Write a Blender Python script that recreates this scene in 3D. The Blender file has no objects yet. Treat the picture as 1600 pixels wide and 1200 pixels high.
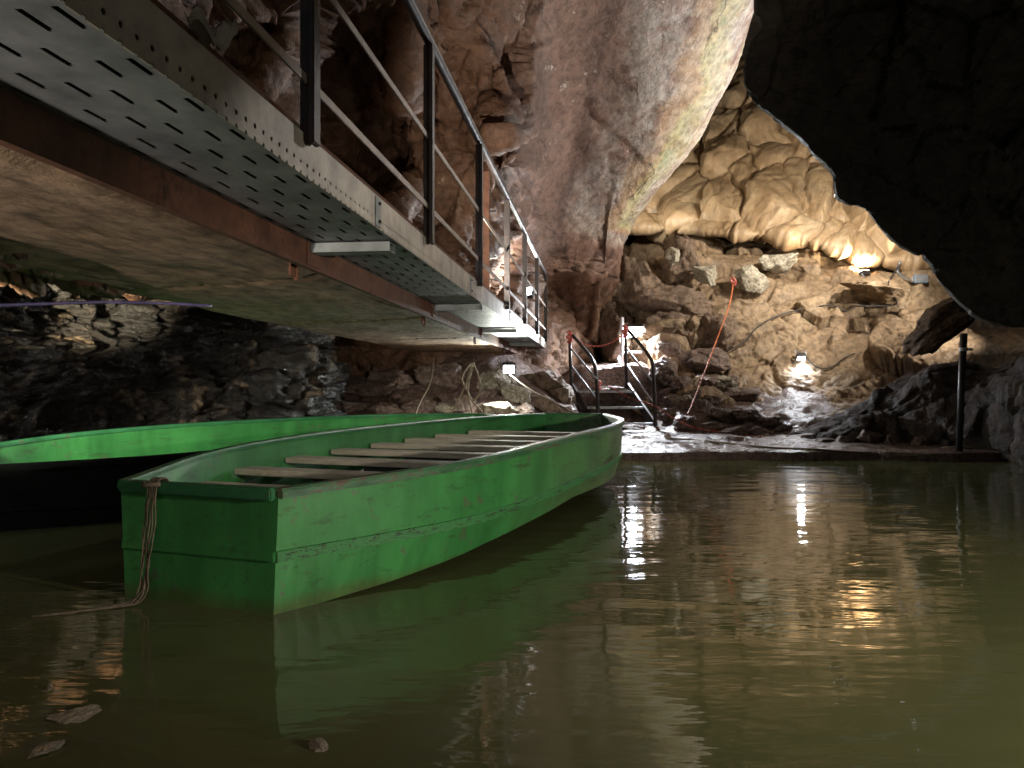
import bpy, bmesh, math, random
import numpy as np
from mathutils import Vector, Matrix

# ------------------------------------------------------------------ camera, world, exposure
SC = bpy.context.scene
F, CH, HY = 1202.0, 0.8, 609.0          # focal length in photo pixels, eye height over the water, horizon row
cam_d = bpy.data.cameras.new("camera")
cam_d.sensor_width = 36; cam_d.lens = 36 * F / 1600; cam_d.shift_y = 9 / 1600
cam_d.clip_start = 0.05; cam_d.clip_end = 300
cam = bpy.data.objects.new("camera", cam_d); SC.collection.objects.link(cam)
cam.location = (0, 0, CH); cam.rotation_euler = (math.radians(90), 0, 0)
SC.camera = cam
world = bpy.data.worlds.new("World"); SC.world = world; world.use_nodes = True
wn = world.node_tree
sky = wn.nodes.new("ShaderNodeTexSky"); sky.sky_type = 'NISHITA'; sky.sun_disc = False
sky.sun_elevation = math.radians(25); sky.sun_rotation = math.radians(160)
wn.links.new(sky.outputs[0], wn.nodes["Background"].inputs[0])
WORLD = 0.007
wn.nodes["Background"].inputs[1].default_value = WORLD
SC.view_settings.view_transform = 'Standard'; SC.view_settings.look = 'None'
SC.view_settings.exposure = 1.3; SC.view_settings.gamma = 1
SC.render.engine = 'CYCLES'
SC.cycles.use_denoising = True
SC.cycles.max_bounces = 8; SC.cycles.diffuse_bounces = 5; SC.cycles.glossy_bounces = 4; SC.cycles.transparent_max_bounces = 8
SC.cycles.sample_clamp_indirect = 4.0; SC.cycles.sample_clamp_direct = 0
SC.cycles.caustics_reflective = False; SC.cycles.caustics_refractive = False

R = random.Random(7)
C = SC.collection

def at(px, py, Y):
    return Vector(((px - 800) / F * Y, Y, CH - (py - HY) / F * Y))

# ------------------------------------------------------------------ numpy noise
def hsh(ix, iy, iz, s):
    with np.errstate(over='ignore'):
        h = (ix.astype(np.uint32) * np.uint32(374761393) + iy.astype(np.uint32) * np.uint32(668265263)
             + iz.astype(np.uint32) * np.uint32(2147483647 & 1274126177) + np.uint32((s * 97 + 13) * 2654435 & 0xffffffff))
        h = (h ^ (h >> np.uint32(13))) * np.uint32(1274126177)
        h = (h ^ (h >> np.uint32(16))) * np.uint32(2246822519)
        h = h ^ (h >> np.uint32(15))
    return h.astype(np.float64) / 4294967295.0

def pnoise(P, s=0):
    I = np.floor(P).astype(np.int64); f = P - I; u = f * f * f * (f * (f * 6 - 15) + 10)
    out = np.zeros(len(P))
    for dx in (0, 1):
        for dy in (0, 1):
            for dz in (0, 1):
                a, b, c = I[:, 0] + dx, I[:, 1] + dy, I[:, 2] + dz
                g = [hsh(a, b, c, s + 11 * k) * 2 - 1 for k in range(3)]
                d = g[0] * (f[:, 0] - dx) + g[1] * (f[:, 1] - dy) + g[2] * (f[:, 2] - dz)
                w = (u[:, 0] if dx else 1 - u[:, 0]) * (u[:, 1] if dy else 1 - u[:, 1]) * (u[:, 2] if dz else 1 - u[:, 2])
                out += d * w
    return out * 1.3

def fbm(P, o=5, s=0, g=0.5, ridge=False):
    r = np.zeros(len(P)); a = 1.0
    for k in range(o):
        n = pnoise(P * 2 ** k + 17.3 * k, s + k * 5)
        r += a * ((1 - 2 * np.abs(n)) if ridge else n); a *= g
    return r

def worley(P, s=0):
    I = np.floor(P).astype(np.int64); n = len(P)
    F1 = np.full(n, 9.0); F2 = np.full(n, 9.0); V = np.zeros((n, 3)); ID = np.zeros((n, 3), np.int64)
    for dx in (-1, 0, 1):
        for dy in (-1, 0, 1):
            for dz in (-1, 0, 1):
                a, b, c = I[:, 0] + dx, I[:, 1] + dy, I[:, 2] + dz
                q = np.stack([a + hsh(a, b, c, s), b + hsh(a, b, c, s + 1), c + hsh(a, b, c, s + 2)], 1)
                v = P - q; d = np.sqrt((v * v).sum(1))
                m = d < F1
                F2 = np.where(m, F1, np.minimum(F2, d)); F1 = np.where(m, d, F1)
                V[m] = v[m]; ID[m] = np.stack([a, b, c], 1)[m]
    return F1, F2, V, ID

def facet(P, s=0, tilt=1.0, off=0.5, crack=0.3):
    F1, F2, V, ID = worley(P, s)
    h = [hsh(ID[:, 0], ID[:, 1], ID[:, 2], s + 20 + k) for k in range(4)]
    d = tilt * (V[:, 0] * (h[0] - .5) + V[:, 1] * (h[1] - .5) + V[:, 2] * (h[2] - .5)) * 2 + off * (h[3] - .5)
    e = np.clip((F2 - F1) / 0.12, 0, 1)
    return d - crack * (1 - e) ** 2

# ------------------------------------------------------------------ materials
def new_mat(name):
    m = bpy.data.materials.new(name); m.use_nodes = True
    nt = m.node_tree; return m, nt, nt.nodes["Principled BSDF"]
def N(nt, t, **k):
    n = nt.nodes.new(t)
    for a, b in k.items():
        if a in n.inputs: n.inputs[a].default_value = b
        else: setattr(n, a, b)
    return n
def ramp(nt, stops, src):
    r = nt.nodes.new("ShaderNodeValToRGB"); e = r.color_ramp.elements
    while len(e) < len(stops): e.new(0.5)
    for i, (p, c) in enumerate(stops):
        e[i].position = p; e[i].color = (*c, 1) if len(c) == 3 else c
    nt.links.new(src, r.inputs[0]); return r.outputs[0]
def coords(nt, scale=(1, 1, 1), rot=(0, 0, 0)):
    tc = nt.nodes.new("ShaderNodeTexCoord"); mp = nt.nodes.new("ShaderNodeMapping")
    mp.inputs["Scale"].default_value = scale; mp.inputs["Rotation"].default_value = rot
    nt.links.new(tc.outputs["Object"], mp.inputs[0]); return mp.outputs[0]
def noise(nt, vec, sc, det=6, rough=.6, dist=0.0):
    n = N(nt, "ShaderNodeTexNoise"); n.inputs["Scale"].default_value = sc; n.inputs["Detail"].default_value = det
    n.inputs["Roughness"].default_value = rough; n.inputs["Distortion"].default_value = dist
    nt.links.new(vec, n.inputs["Vector"]); return n.outputs[0]
def mix(nt, a, b, fac, blend='MIX'):
    m = nt.nodes.new("ShaderNodeMix"); m.data_type = 'RGBA'; m.blend_type = blend
    for v, i in ((a, 6), (b, 7)):
        if isinstance(v, tuple): m.inputs[i].default_value = (*v, 1)
        else: nt.links.new(v, m.inputs[i])
    if isinstance(fac, (int, float)): m.inputs[0].default_value = fac
    else: nt.links.new(fac, m.inputs[0])
    return m.outputs[2]
def mth(nt, op, a, b=None, clamp=False):
    m = nt.nodes.new("ShaderNodeMath"); m.operation = op; m.use_clamp = clamp
    for i, v in enumerate((a, b)):
        if v is None: continue
        if isinstance(v, (int, float)): m.inputs[i].default_value = v
        else: nt.links.new(v, m.inputs[i])
    return m.outputs[0]
def bump(nt, bsdf, layers):
    prev = None
    for h, st, dist in layers:
        b = nt.nodes.new("ShaderNodeBump"); b.inputs["Strength"].default_value = st; b.inputs["Distance"].default_value = dist
        nt.links.new(h, b.inputs["Height"])
        if prev: nt.links.new(prev, b.inputs["Normal"])
        prev = b.outputs[0]
    nt.links.new(prev, bsdf.inputs["Normal"])

def rock_mat(name, cd, cm, cl, s=1.0, rough=(.55, .85), b=1.0, speck=None, stretch=(1, 1, 1), rot=(0, 0, 0), crack=0.5, extra=None, grain=.8, stops=(.3, .5, .7)):
    m, nt, p = new_mat(name)
    v = coords(nt, stretch, rot)
    big = noise(nt, v, .9 * s, 8, .62, .4); fine = noise(nt, v, 9 * s, 8, .7); mid = noise(nt, v, 3.1 * s, 8, .65, .3)
    col = ramp(nt, list(zip(stops, (cd, cm, cl))), mth(nt, 'ADD', mth(nt, 'MULTIPLY', big, .6), mth(nt, 'MULTIPLY', mid, .4)))
    if speck:
        sp = ramp(nt, [(.60, (0, 0, 0)), (.66, (1, 1, 1))], noise(nt, v, 5 * s, 6, .75, .2))
        sp2 = ramp(nt, [(.5, (0, 0, 0)), (.62, (1, 1, 1))], noise(nt, v, .8 * s, 3, .5))
        col = mix(nt, col, speck, mth(nt, 'MULTIPLY', sp, sp2))
    if extra: col = extra(nt, v, col)
    col = mix(nt, col, ramp(nt, [(.38, (.32, .30, .29)), (.57, (1.2, 1.17, 1.15))], fine), grain, 'MULTIPLY')
    nt.links.new(col, p.inputs["Base Color"])
    rr = nt.nodes.new("ShaderNodeMapRange"); rr.inputs["To Min"].default_value = rough[0]; rr.inputs["To Max"].default_value = rough[1]
    rr.inputs["From Min"].default_value = .35; rr.inputs["From Max"].default_value = .65
    nt.links.new(mid, rr.inputs[0]); nt.links.new(rr.outputs[0], p.inputs["Roughness"])
    vo = N(nt, "ShaderNodeTexVoronoi"); vo.feature = 'DISTANCE_TO_EDGE'; vo.inputs["Scale"].default_value = 1.6 * s
    wv = nt.nodes.new("ShaderNodeVectorMath"); wv.operation = 'MULTIPLY_ADD'
    nn = N(nt, "ShaderNodeTexNoise"); nn.inputs["Scale"].default_value = 2.2 * s; nn.inputs["Detail"].default_value = 5
    nt.links.new(v, nn.inputs["Vector"]); nt.links.new(nn.outputs[1], wv.inputs[0])
    wv.inputs[1].default_value = (.9, .9, .9); nt.links.new(v, wv.inputs[2]); nt.links.new(wv.outputs[0], vo.inputs["Vector"])
    ck = ramp(nt, [(0, (0, 0, 0)), (.03, (1, 1, 1))], vo.outputs[0])
    bump(nt, p, [(ck, .5 * crack, .03), (mid, .8 * b, .10), (fine, .8 * b, .03), (noise(nt, v, 34 * s, 4, .7), .45 * b, .008)])
    return m

def simple_mat(name, base, rough=.5, metal=0.0, var=.25, s=6, dirt=None, dirt_lo=.55, dirt_hi=.68, b=.15, stretch=(1, 1, 1)):
    m, nt, p = new_mat(name); v = coords(nt, stretch)
    n1 = noise(nt, v, s, 8, .65); n2 = noise(nt, v, s * 5, 6, .7)
    lo = tuple(c * (1 - var) for c in base); hi = tuple(min(1, c * (1 + var)) for c in base)
    col = ramp(nt, [(.35, lo), (.65, hi)], n1)
    if dirt:
        d = ramp(nt, [(dirt_lo, (0, 0, 0)), (dirt_hi, (1, 1, 1))], mth(nt, 'ADD', mth(nt, 'MULTIPLY', n1, .55), mth(nt, 'MULTIPLY', n2, .45)))
        col = mix(nt, col, dirt, d)
    nt.links.new(col, p.inputs["Base Color"]); p.inputs["Metallic"].default_value = metal
    rr = nt.nodes.new("ShaderNodeMapRange"); rr.inputs["To Min"].default_value = max(.05, rough - .12); rr.inputs["To Max"].default_value = min(1, rough + .15)
    nt.links.new(n2, rr.inputs[0]); nt.links.new(rr.outputs[0], p.inputs["Roughness"])
    bump(nt, p, [(n1, b, .02), (n2, b, .006)])
    return m

def emit_mat(name, col, st):
    m, nt, p = new_mat(name)
    p.inputs["Base Color"].default_value = (.8, .8, .8, 1); p.inputs["Emission Color"].default_value = (*col, 1); p.inputs["Emission Strength"].default_value = st
    return m

# ------------------------------------------------------------------ object helpers
def tag(o, label, cat, group=None):
    o["label"] = label; o["category"] = cat
    if group: o["group"] = group
    return o
def thing(name, label, cat, loc=(0, 0, 0), rotz=0, group=None):
    o = bpy.data.objects.new(name, None); o.empty_display_size = .1; C.objects.link(o)
    o.location = loc; o.rotation_euler = (0, 0, rotz)
    return tag(o, label, cat, group)
def mesh_obj(name, me, mat, parent=None):
    o = bpy.data.objects.new(name, me); C.objects.link(o)
    if mat: me.materials.append(mat)
    if parent: o.parent = parent
    return o
def obj(name, bm, mat, parent=None, smooth=False, bev=0.0):
    if bev:
        bmesh.ops.bevel(bm, geom=[e for e in bm.edges], offset=bev, segments=2, affect='EDGES', clamp_overlap=True)
    bmesh.ops.recalc_face_normals(bm, faces=bm.faces)
    me = bpy.data.meshes.new(name); bm.to_mesh(me); bm.free()
    if smooth: me.polygons.foreach_set("use_smooth", [True] * len(me.polygons))
    return mesh_obj(name, me, mat, parent)
def box(bm, c, d, M=None):
    x, y, z = (k / 2 for k in d); vs = []
    for sx, sy, sz in ((-1, -1, -1), (1, -1, -1), (1, 1, -1), (-1, 1, -1), (-1, -1, 1), (1, -1, 1), (1, 1, 1), (-1, 1, 1)):
        p = Vector((sx * x, sy * y, sz * z))
        if M: p = M @ p
        vs.append(bm.verts.new(p + Vector(c)))
    for f in ((0, 3, 2, 1), (4, 5, 6, 7), (0, 1, 5, 4), (1, 2, 6, 5), (2, 3, 7, 6), (3, 0, 4, 7)):
        bm.faces.new([vs[i] for i in f])
def bar(bm, a, b, w, h, up=(0, 0, 1)):
    a, b = Vector(a), Vector(b); d = (b - a); L = d.length; d.normalize()
    up = Vector(up); s = d.cross(up).normalized(); u = s.cross(d).normalized()
    M = Matrix((s, d, u)).transposed()
    box(bm, (a + b) / 2, (w, L, h), M)
def tube(bm, pts, r, n=8, cap=True):
    pts = [Vector(p) for p in pts]; rings = []; prev = None
    for i, p in enumerate(pts):
        d = (pts[min(i + 1, len(pts) - 1)] - pts[max(i - 1, 0)]).normalized()
        if prev is None:
            s = d.cross(Vector((0, 0, 1)))
            if s.length < .05: s = d.cross(Vector((0, 1, 0)))
        else: s = prev - d * prev.dot(d)
        s.normalize(); prev = s; u = d.cross(s)
        rr = r[i] if isinstance(r, (list, tuple)) else r
        rings.append([bm.verts.new(p + (s * math.cos(2 * math.pi * k / n) + u * math.sin(2 * math.pi * k / n)) * rr) for k in range(n)])
    for a, b in zip(rings, rings[1:]):
        for k in range(n): bm.faces.new((a[k], a[(k + 1) % n], b[(k + 1) % n], b[k]))
    if cap: bm.faces.new(rings[0]); bm.faces.new(rings[-1][::-1])
def curve(pts, n=8):
    P = np.array([tuple(p) for p in pts], float); return [Vector(p) for p in cr(P, np.linspace(0, len(P) - 1, n * (len(P) - 1) + 1))]
def cr(P, t):
    n = len(P); i = np.clip(np.floor(t).astype(int), 0, n - 2); q = t - i
    K = np.concatenate([[2 * P[0] - P[1]], P, [2 * P[-1] - P[-2]]])
    q = q.reshape((-1,) + (1,) * (P.ndim - 1)); a, b, c, d = K[i], K[i + 1], K[i + 2], K[i + 3]
    return .5 * (2 * b + (-a + c) * q + (2 * a - 5 * b + 4 * c - d) * q * q + (-a + 3 * b - 3 * c + d) * q ** 3)

def loft(rows, nu, nv):
    """rows of world points -> (nu, nv, 3) smooth surface, samples spread by segment length"""
    G = np.array([[tuple(p) for p in r] for r in rows], float)
    def param(Ls, n):
        Ls = Ls / Ls.sum() + .25 / len(Ls); c = np.concatenate([[0], np.cumsum(Ls)]); c /= c[-1]
        return np.interp(np.linspace(0, 1, n), c, np.arange(len(c)))
    D = np.maximum(1.5, G[..., 1:2])
    du = np.linalg.norm((G[1:] - G[:-1]) / D[1:], axis=2).mean(1); dv = np.linalg.norm((G[:, 1:] - G[:, :-1]) / D[:, 1:], axis=2).mean(0)
    A = cr(G, param(du, nu)); B = cr(np.swapaxes(A, 0, 1), param(dv, nv))
    return np.swapaxes(B, 0, 1)
def normals(S):
    du = np.gradient(S, axis=0); dv = np.gradient(S, axis=1); n = np.cross(du, dv)
    return n / (np.linalg.norm(n, axis=2, keepdims=True) + 1e-9)
def proj(S): return 800 + S[..., 0] / np.maximum(S[..., 1], .3) * F, HY - (S[..., 2] - CH) / np.maximum(S[..., 1], .3) * F
def dent(S, px, py, r, amt, ry=None):
    """pull (amt>0) or push a bump of the rock along the line of sight"""
    X, Y = proj(S); g = np.exp(-(((X - px) / r) ** 2 + ((Y - py) / (ry or r)) ** 2))
    c = np.array([0, 0, CH]); return c + (S - c) * (1 - amt * g)[..., None]
def displace(S, fn, face_cam=True):
    n = normals(S)
    if face_cam:
        c = np.array([0, 2, CH]); s = np.sign(((c - S) * n).sum(2)); n = n * np.where(np.median(s) < 0, -1, 1)
    d = fn(S.reshape(-1, 3)).reshape(S.shape[:2]); return S + n * d[..., None]
def grid_mesh(name, S, mat, parent=None, attrs=None, smooth=True, keep=None):
    nu, nv = S.shape[:2]; idx = np.arange(nu * nv).reshape(nu, nv)
    f = np.stack([idx[:-1, :-1], idx[1:, :-1], idx[1:, 1:], idx[:-1, 1:]], 2).reshape(-1, 4)
    if keep is not None: f = f[keep[f].all(1)]
    me = bpy.data.meshes.new(name); me.from_pydata(S.reshape(-1, 3).tolist(), [], f.tolist())
    if smooth: me.polygons.foreach_set("use_smooth", [True] * len(me.polygons))
    for k, v in (attrs or {}).items():
        a = me.attributes.new(k, 'FLOAT', 'POINT'); a.data.foreach_set("value", v.reshape(-1).astype(np.float32))
    return mesh_obj(name, me, mat, parent)
def struct(o): o["kind"] = "structure"; return o
def lamp(kind, name, loc, power, col, parent=None, target=None, size=.08, spot=120, blend=.6):
    l = bpy.data.lights.new(name, kind); l.energy = power; l.color = col
    if kind == 'AREA': l.size = size
    else: l.shadow_soft_size = size
    if kind == 'SPOT': l.spot_size = math.radians(spot); l.spot_blend = blend
    o = bpy.data.objects.new(name, l); C.objects.link(o)
    o.location = loc
    if target is not None: o.rotation_euler = (Vector(target) - Vector(loc)).to_track_quat('-Z', 'Y').to_euler()
    if parent:
        o.parent = parent; o.location = Vector(loc) - parent.location
    return o

# ------------------------------------------------------------------ rock materials
def ceil_extra(nt, v, col):
    a = nt.nodes.new("ShaderNodeAttribute"); a.attribute_name = "band"
    wob = mth(nt, 'ADD', a.outputs["Fac"], mth(nt, 'MULTIPLY', mth(nt, 'SUBTRACT', noise(nt, v, 1.2, 6, .65), .5), .28))
    grey = ramp(nt, [(.40, (0, 0, 0)), (.56, (1, 1, 1))], noise(nt, v, 2.6, 12, .78, .5))
    g = mth(nt, 'MULTIPLY', ramp(nt, [(.5, (0, 0, 0)), (.64, (1, 1, 1))], wob), grey)
    col = mix(nt, col, (.38, .355, .32), mth(nt, 'MULTIPLY', g, .8))
    o = ramp(nt, [(.76, (0, 0, 0)), (.82, (1, 1, 1)), (.88, (.9, .9, .9)), (.93, (0, 0, 0))], wob)
    col = mix(nt, col, (.42, .26, .11), mth(nt, 'MULTIPLY', o, .45))
    gr = ramp(nt, [(.86, (0, 0, 0)), (.90, (1, 1, 1)), (.96, (.6, .6, .6)), (1, (0, 0, 0))], wob)
    gn = ramp(nt, [(.45, (.40, .42, .18)), (.55, (.50, .44, .22)), (.65, (.3, .42, .2))], noise(nt, v, 2.5, 4, .6))
    col = mix(nt, col, gn, mth(nt, 'MULTIPLY', gr, .5))
    cv = N(nt, "ShaderNodeTexVoronoi"); cv.feature = 'DISTANCE_TO_EDGE'; cv.inputs["Scale"].default_value = .55
    dn = N(nt, "ShaderNodeTexNoise"); dn.inputs["Scale"].default_value = 1.1; dn.inputs["Detail"].default_value = 8; nt.links.new(v, dn.inputs["Vector"])
    dv = nt.nodes.new("ShaderNodeVectorMath"); dv.operation = 'MULTIPLY_ADD'; dv.inputs[1].default_value = (1.6, 1.6, 1.6)
    nt.links.new(dn.outputs[1], dv.inputs[0]); nt.links.new(v, dv.inputs[2]); nt.links.new(dv.outputs[0], cv.inputs["Vector"])
    ckm = mth(nt, 'MULTIPLY', ramp(nt, [(0, (1, 1, 1)), (.012, (0, 0, 0))], cv.outputs[0]), ramp(nt, [(.48, (0, 0, 0)), (.56, (1, 1, 1))], noise(nt, v, .7, 3, .5)))
    col = mix(nt, col, (.03, .02, .016), mth(nt, 'MULTIPLY', ckm, .85))
    wsp = mth(nt, 'MULTIPLY', ramp(nt, [(.63, (0, 0, 0)), (.66, (1, 1, 1))], noise(nt, v, 7, 5, .7)), ramp(nt, [(.5, (0, 0, 0)), (.58, (1, 1, 1))], noise(nt, v, 1.0, 4, .6)))
    col = mix(nt, col, (.55, .5, .45), mth(nt, 'MULTIPLY', wsp, .8))
    b = nt.nodes.new("ShaderNodeAttribute"); b.attribute_name = "earth"
    return mix(nt, col, mix(nt, col, (.62, .50, .34), 1.0, 'MULTIPLY'), b.outputs["Fac"])
M_CEIL = rock_mat("ceiling_rock", (.105, .064, .048), (.19, .116, .090), (.275, .195, .16), 1.0, (.5, .8), .8, (.5, .46, .42), extra=ceil_extra, grain=.55)
M_WALL = rock_mat("brown_wall_rock", (.12, .08, .047), (.235, .165, .098), (.36, .275, .175), 1.0, (.5, .85), .6, (.42, .36, .28), grain=.6)
M_FLOW = rock_mat("flowstone_calcite", (.22, .14, .072), (.33, .23, .13), (.44, .345, .225), .8, (.4, .65), .28, stretch=(1.3, 1.3, .9), crack=0.0, grain=.3)
M_BLACK = rock_mat("shade_dark_rock", (.012, .010, .008), (.032, .026, .019), (.075, .06, .042), 1.0, (.5, .85), 1.2)  # shade put into the base colour, keeps the overhang black
M_WET = rock_mat("wet_dark_rock", (.006, .005, .004), (.014, .010, .007), (.30, .22, .14), 1.8, (.26, .6), 1.4, stops=(.40, .54, .64))  # pale patches in the colour stand in for highlights on the wet rock
M_SLOPE = rock_mat("shade_black_slope_rock", (.007, .005, .004), (.026, .017, .012), (.11, .072, .050), 1.3, (.6, .9), 1.0)  # slope faces away from the lamps, its shade is in this dark base
M_RUB = rock_mat("rubble_rock", (.09, .062, .05), (.20, .145, .12), (.34, .28, .24), 2.0, (.5, .85), 1.1)
M_PALE = rock_mat("pale_limestone", (.22, .19, .14), (.40, .37, .29), (.58, .55, .46), 2.5, (.6, .9), 1.0)
M_MUD = rock_mat("wet_mud", (.085, .056, .048), (.165, .112, .095), (.23, .168, .148), 2.2, (.22, .5), .9, crack=.2)

# ------------------------------------------------------------------ cave rock masses
def cols(spec): return [[at(*p) for p in r] for r in spec]

# the brown wall and overhanging ceiling on the left and middle
CX = [-520, -250, 0, 200, 400, 560, 690, 770, 850, 940]
ceil_rows = []
spec = [ # py, depths for CX, then (px, Y) of two right hand columns and the edge
    (-1150, [1.6, 2, 2.4, 2.8, 3.2, 3.5, 3.8, 4.0, 4.1, 4.2], [(1080, 4.3), (1200, 4.5), (1330, 4.8)]),
    (-600, [2.0, 2.5, 3.0, 3.6, 4.5, 5.1, 5.6, 5.9, 6.1, 6.2], [(1060, 6.4), (1170, 6.6), (1270, 7.0)]),
    (-200, [2.2, 2.6, 3.2, 4.2, 5.6, 6.8, 7.7, 8.2, 8.5, 8.7], [(1040, 8.9), (1140, 9.2), (1215, 9.7)]),
    (0, [2.2, 2.6, 3.3, 4.5, 6.2, 7.8, 8.9, 9.4, 9.9, 10.1], [(1040, 10.3), (1115, 10.6), (1176, 11.2)]),
    (130, [2.2, 2.6, 3.3, 4.6, 6.4, 8.2, 9.5, 9.9, 10.8, 11.1], [(1020, 11.2), (1080, 11.5), (1136, 12.2)]),
    (240, [2.2, 2.6, 3.4, 4.6, 6.7, 8.7, 10.2, 10.4, 11.6, 12.0], [(985, 12.1), (1028, 12.3), (1072, 13.0)]),
    (330, [2.2, 2.7, 3.4, 4.7, 7.0, 9.1, 10.8, 11.0, 12.2, 12.8], [(955, 12.8), (978, 13.0), (1004, 13.7)]),
    (400, [2.3, 2.7, 3.5, 4.9, 7.2, 9.4, 11.2, 11.8, 12.8, 13.4], [(945, 13.4), (956, 13.6), (968, 14.3)]),
    (440, [5.0, 6.0, 7.4, 8.6, 9.8, 10.8, 11.5, 12.0, 12.9, 13.5], [(938, 13.6), (948, 13.8), (958, 14.5)]),
    (500, [5.5, 6.5, 7.8, 9.0, 10.2, 11.2, 12.0, 12.3, 13.3, 14.0], [(928, 14.0), (932, 14.2), (936, 14.9)]),
    (600, [7.5, 8.5, 9.5, 10.5, 11.5, 12.2, 12.6, 12.8, 13.6, 14.2], [(922, 14.3), (926, 14.5), (930, 15.2)]),
    (720, [7.5, 8.5, 9.5, 10.5, 11.5, 12.2, 12.6, 12.8, 13.6, 14.2], [(922, 14.3), (926, 14.5), (930, 15.2)]),
]
for py, ds, ed in spec:
    xs = CX[:9] + [min(CX[9], ed[0][0] - 6)]
    r = [at(x, py, d) for x, d in zip(xs, ds)] + [at(x, py, d) for x, d in ed]
    ex, ey = ed[2]; r += [at(ex - 22, py, ey + 1.3), at(ex - 90, py, ey + 4)]
    ceil_rows.append(r)
S = loft(ceil_rows, 420, 460)
for d in [(790, 205, 42, .09, 75), (805, 265, 30, .06, 22), (530, 120, 60, -.22, 110), (590, 255, 55, -.2, 60), (455, 60, 35, .06, 90), (640, 120, 22, .05, 160),
          (690, 140, 50, -.05, 80), (330, 40, 90, -.15, 60), (720, 400, 60, .06, 70), (620, 300, 40, .08, 50), (880, 470, 40, -.04, 40)]:
    S = dent(S, *d)
band = np.broadcast_to(np.linspace(0, 1, S.shape[1]), S.shape[:2])
X, Y = proj(S)
edgepx = np.interp(Y, [-200, 0, 130, 240, 330, 420, 500], [1215, 1176, 1136, 1072, 1004, 968, 936])
band = 1 - np.clip((edgepx - X) / np.interp(Y, [0, 240, 420], [420, 330, 200]), 0, 1); band = band * np.clip((425 - Y) / 70, 0, 1)
low = np.clip((Y - 310 - .3 * np.clip(X - 850, 0, 200)) / 130, 0, 1); rough_w = np.maximum(np.clip((875 - X) / 110, 0.10, 1), .7 * low).reshape(-1)
def f_ceil(P):
    w = P + .35 * np.stack([pnoise(P * .9, 3), pnoise(P * .9, 4), pnoise(P * .9, 5)], 1)
    return rough_w * (.30 * facet(w * np.array([.9, .9, .6]), 2, 1.2, .7, .25) + .12 * facet(w * 2.6, 8, 1., .6, .35)) + (.035 + .08 * rough_w) * fbm(P * 1.2, 5, 31) + .025 * fbm(P * 6, 4, 51, .6, True) * (0.4 + .6 * rough_w)
S = displace(S, f_ceil)
struct(grid_mesh("cave_ceiling", S, M_CEIL, attrs={"band": band, "earth": np.maximum(np.clip((860 - X) / 90, 0, 1), low)}))

# buttress wall under the walkway, left bank
rows = []
for py, zs in ((400, 0), (470, .05), (530, .1), (600, .0), (660, -.15), (740, -.3)):
    rows.append([at(-330, py, 4.1 + zs), at(-150, py, 5.2 + zs), at(0, py + 10, 6.5 + zs), at(90, py, 7.2 + zs), at(200, py, 7.8 + zs), at(320, py, 8.4 + zs), at(420, py, 8.9 + zs), at(470, py, 9.3 + zs), at(499, py, 9.8 + zs), at(494, py, 10.8 + zs), at(478, py, 12 + zs)])
S = loft(rows, 170, 260)
for d in [(440, 600, 40, .03, 60)]: S = dent(S, *d)
S = displace(S, lambda P: .14 * facet(P * np.array([1.3, 1.3, 3.0]), 5, 1.2, .8, .15) + .17 * facet(P * np.array([2.6, 2.6, 6]), 6, 1, .7, .3) + .11 * fbm(P * np.array([1.6, 1.6, 2.6]), 6, 9, .55, True) + .04 * fbm(P * 9, 3, 19, .6, True))
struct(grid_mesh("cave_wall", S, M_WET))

# flowstone: draped lobes
rows = cols([
    [(960, 40, 20), (1060, 40, 20), (1130, 40, 19.4), (1190, 40, 19), (1260, 60, 18.6), (1340, 80, 18.4), (1440, 140, 18), (1560, 200, 18)],
    [(950, 150, 19), (1050, 150, 18.8), (1120, 150, 18.3), (1180, 150, 17.8), (1250, 160, 17.4), (1330, 190, 17.2), (1430, 230, 17), (1550, 280, 17)],
    [(940, 240, 18.2), (1040, 240, 17.8), (1105, 240, 17.2), (1165, 235, 16.7), (1240, 240, 16.4), (1320, 260, 16.2), (1420, 290, 16), (1540, 330, 16)],
    [(940, 296, 17.6), (1030, 301, 17.1), (1095, 301, 16.3), (1155, 296, 15.9), (1230, 296, 15.6), (1310, 316, 15.4), (1410, 319, 15.3), (1530, 354, 15.3)],
    [(940, 334, 17.2), (1030, 336, 16.6), (1090, 339, 15.7), (1150, 346, 15.2), (1225, 346, 14.9), (1305, 364, 14.7), (1390, 374, 14.6), (1520, 394, 14.6)],
    [(940, 354, 17.1), (1030, 358, 16.5), (1085, 361, 15.6), (1145, 368, 15.1), (1222, 370, 14.8), (1300, 388, 14.55), (1375, 408, 14.5), (1510, 414, 14.5)],
    [(940, 358, 17.4), (1030, 360, 17.0), (1085, 358, 16.3), (1145, 362, 15.9), (1222, 366, 15.6), (1300, 384, 15.4), (1375, 404, 15.3), (1510, 414, 15.3)],
    [(940, 358, 18.6), (1030, 360, 18.2), (1085, 356, 17.8), (1145, 356, 17.5), (1222, 360, 17.2), (1300, 376, 17.0), (1375, 398, 17), (1510, 410, 17)],
])
S = loft(rows, 340, 400)
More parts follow.
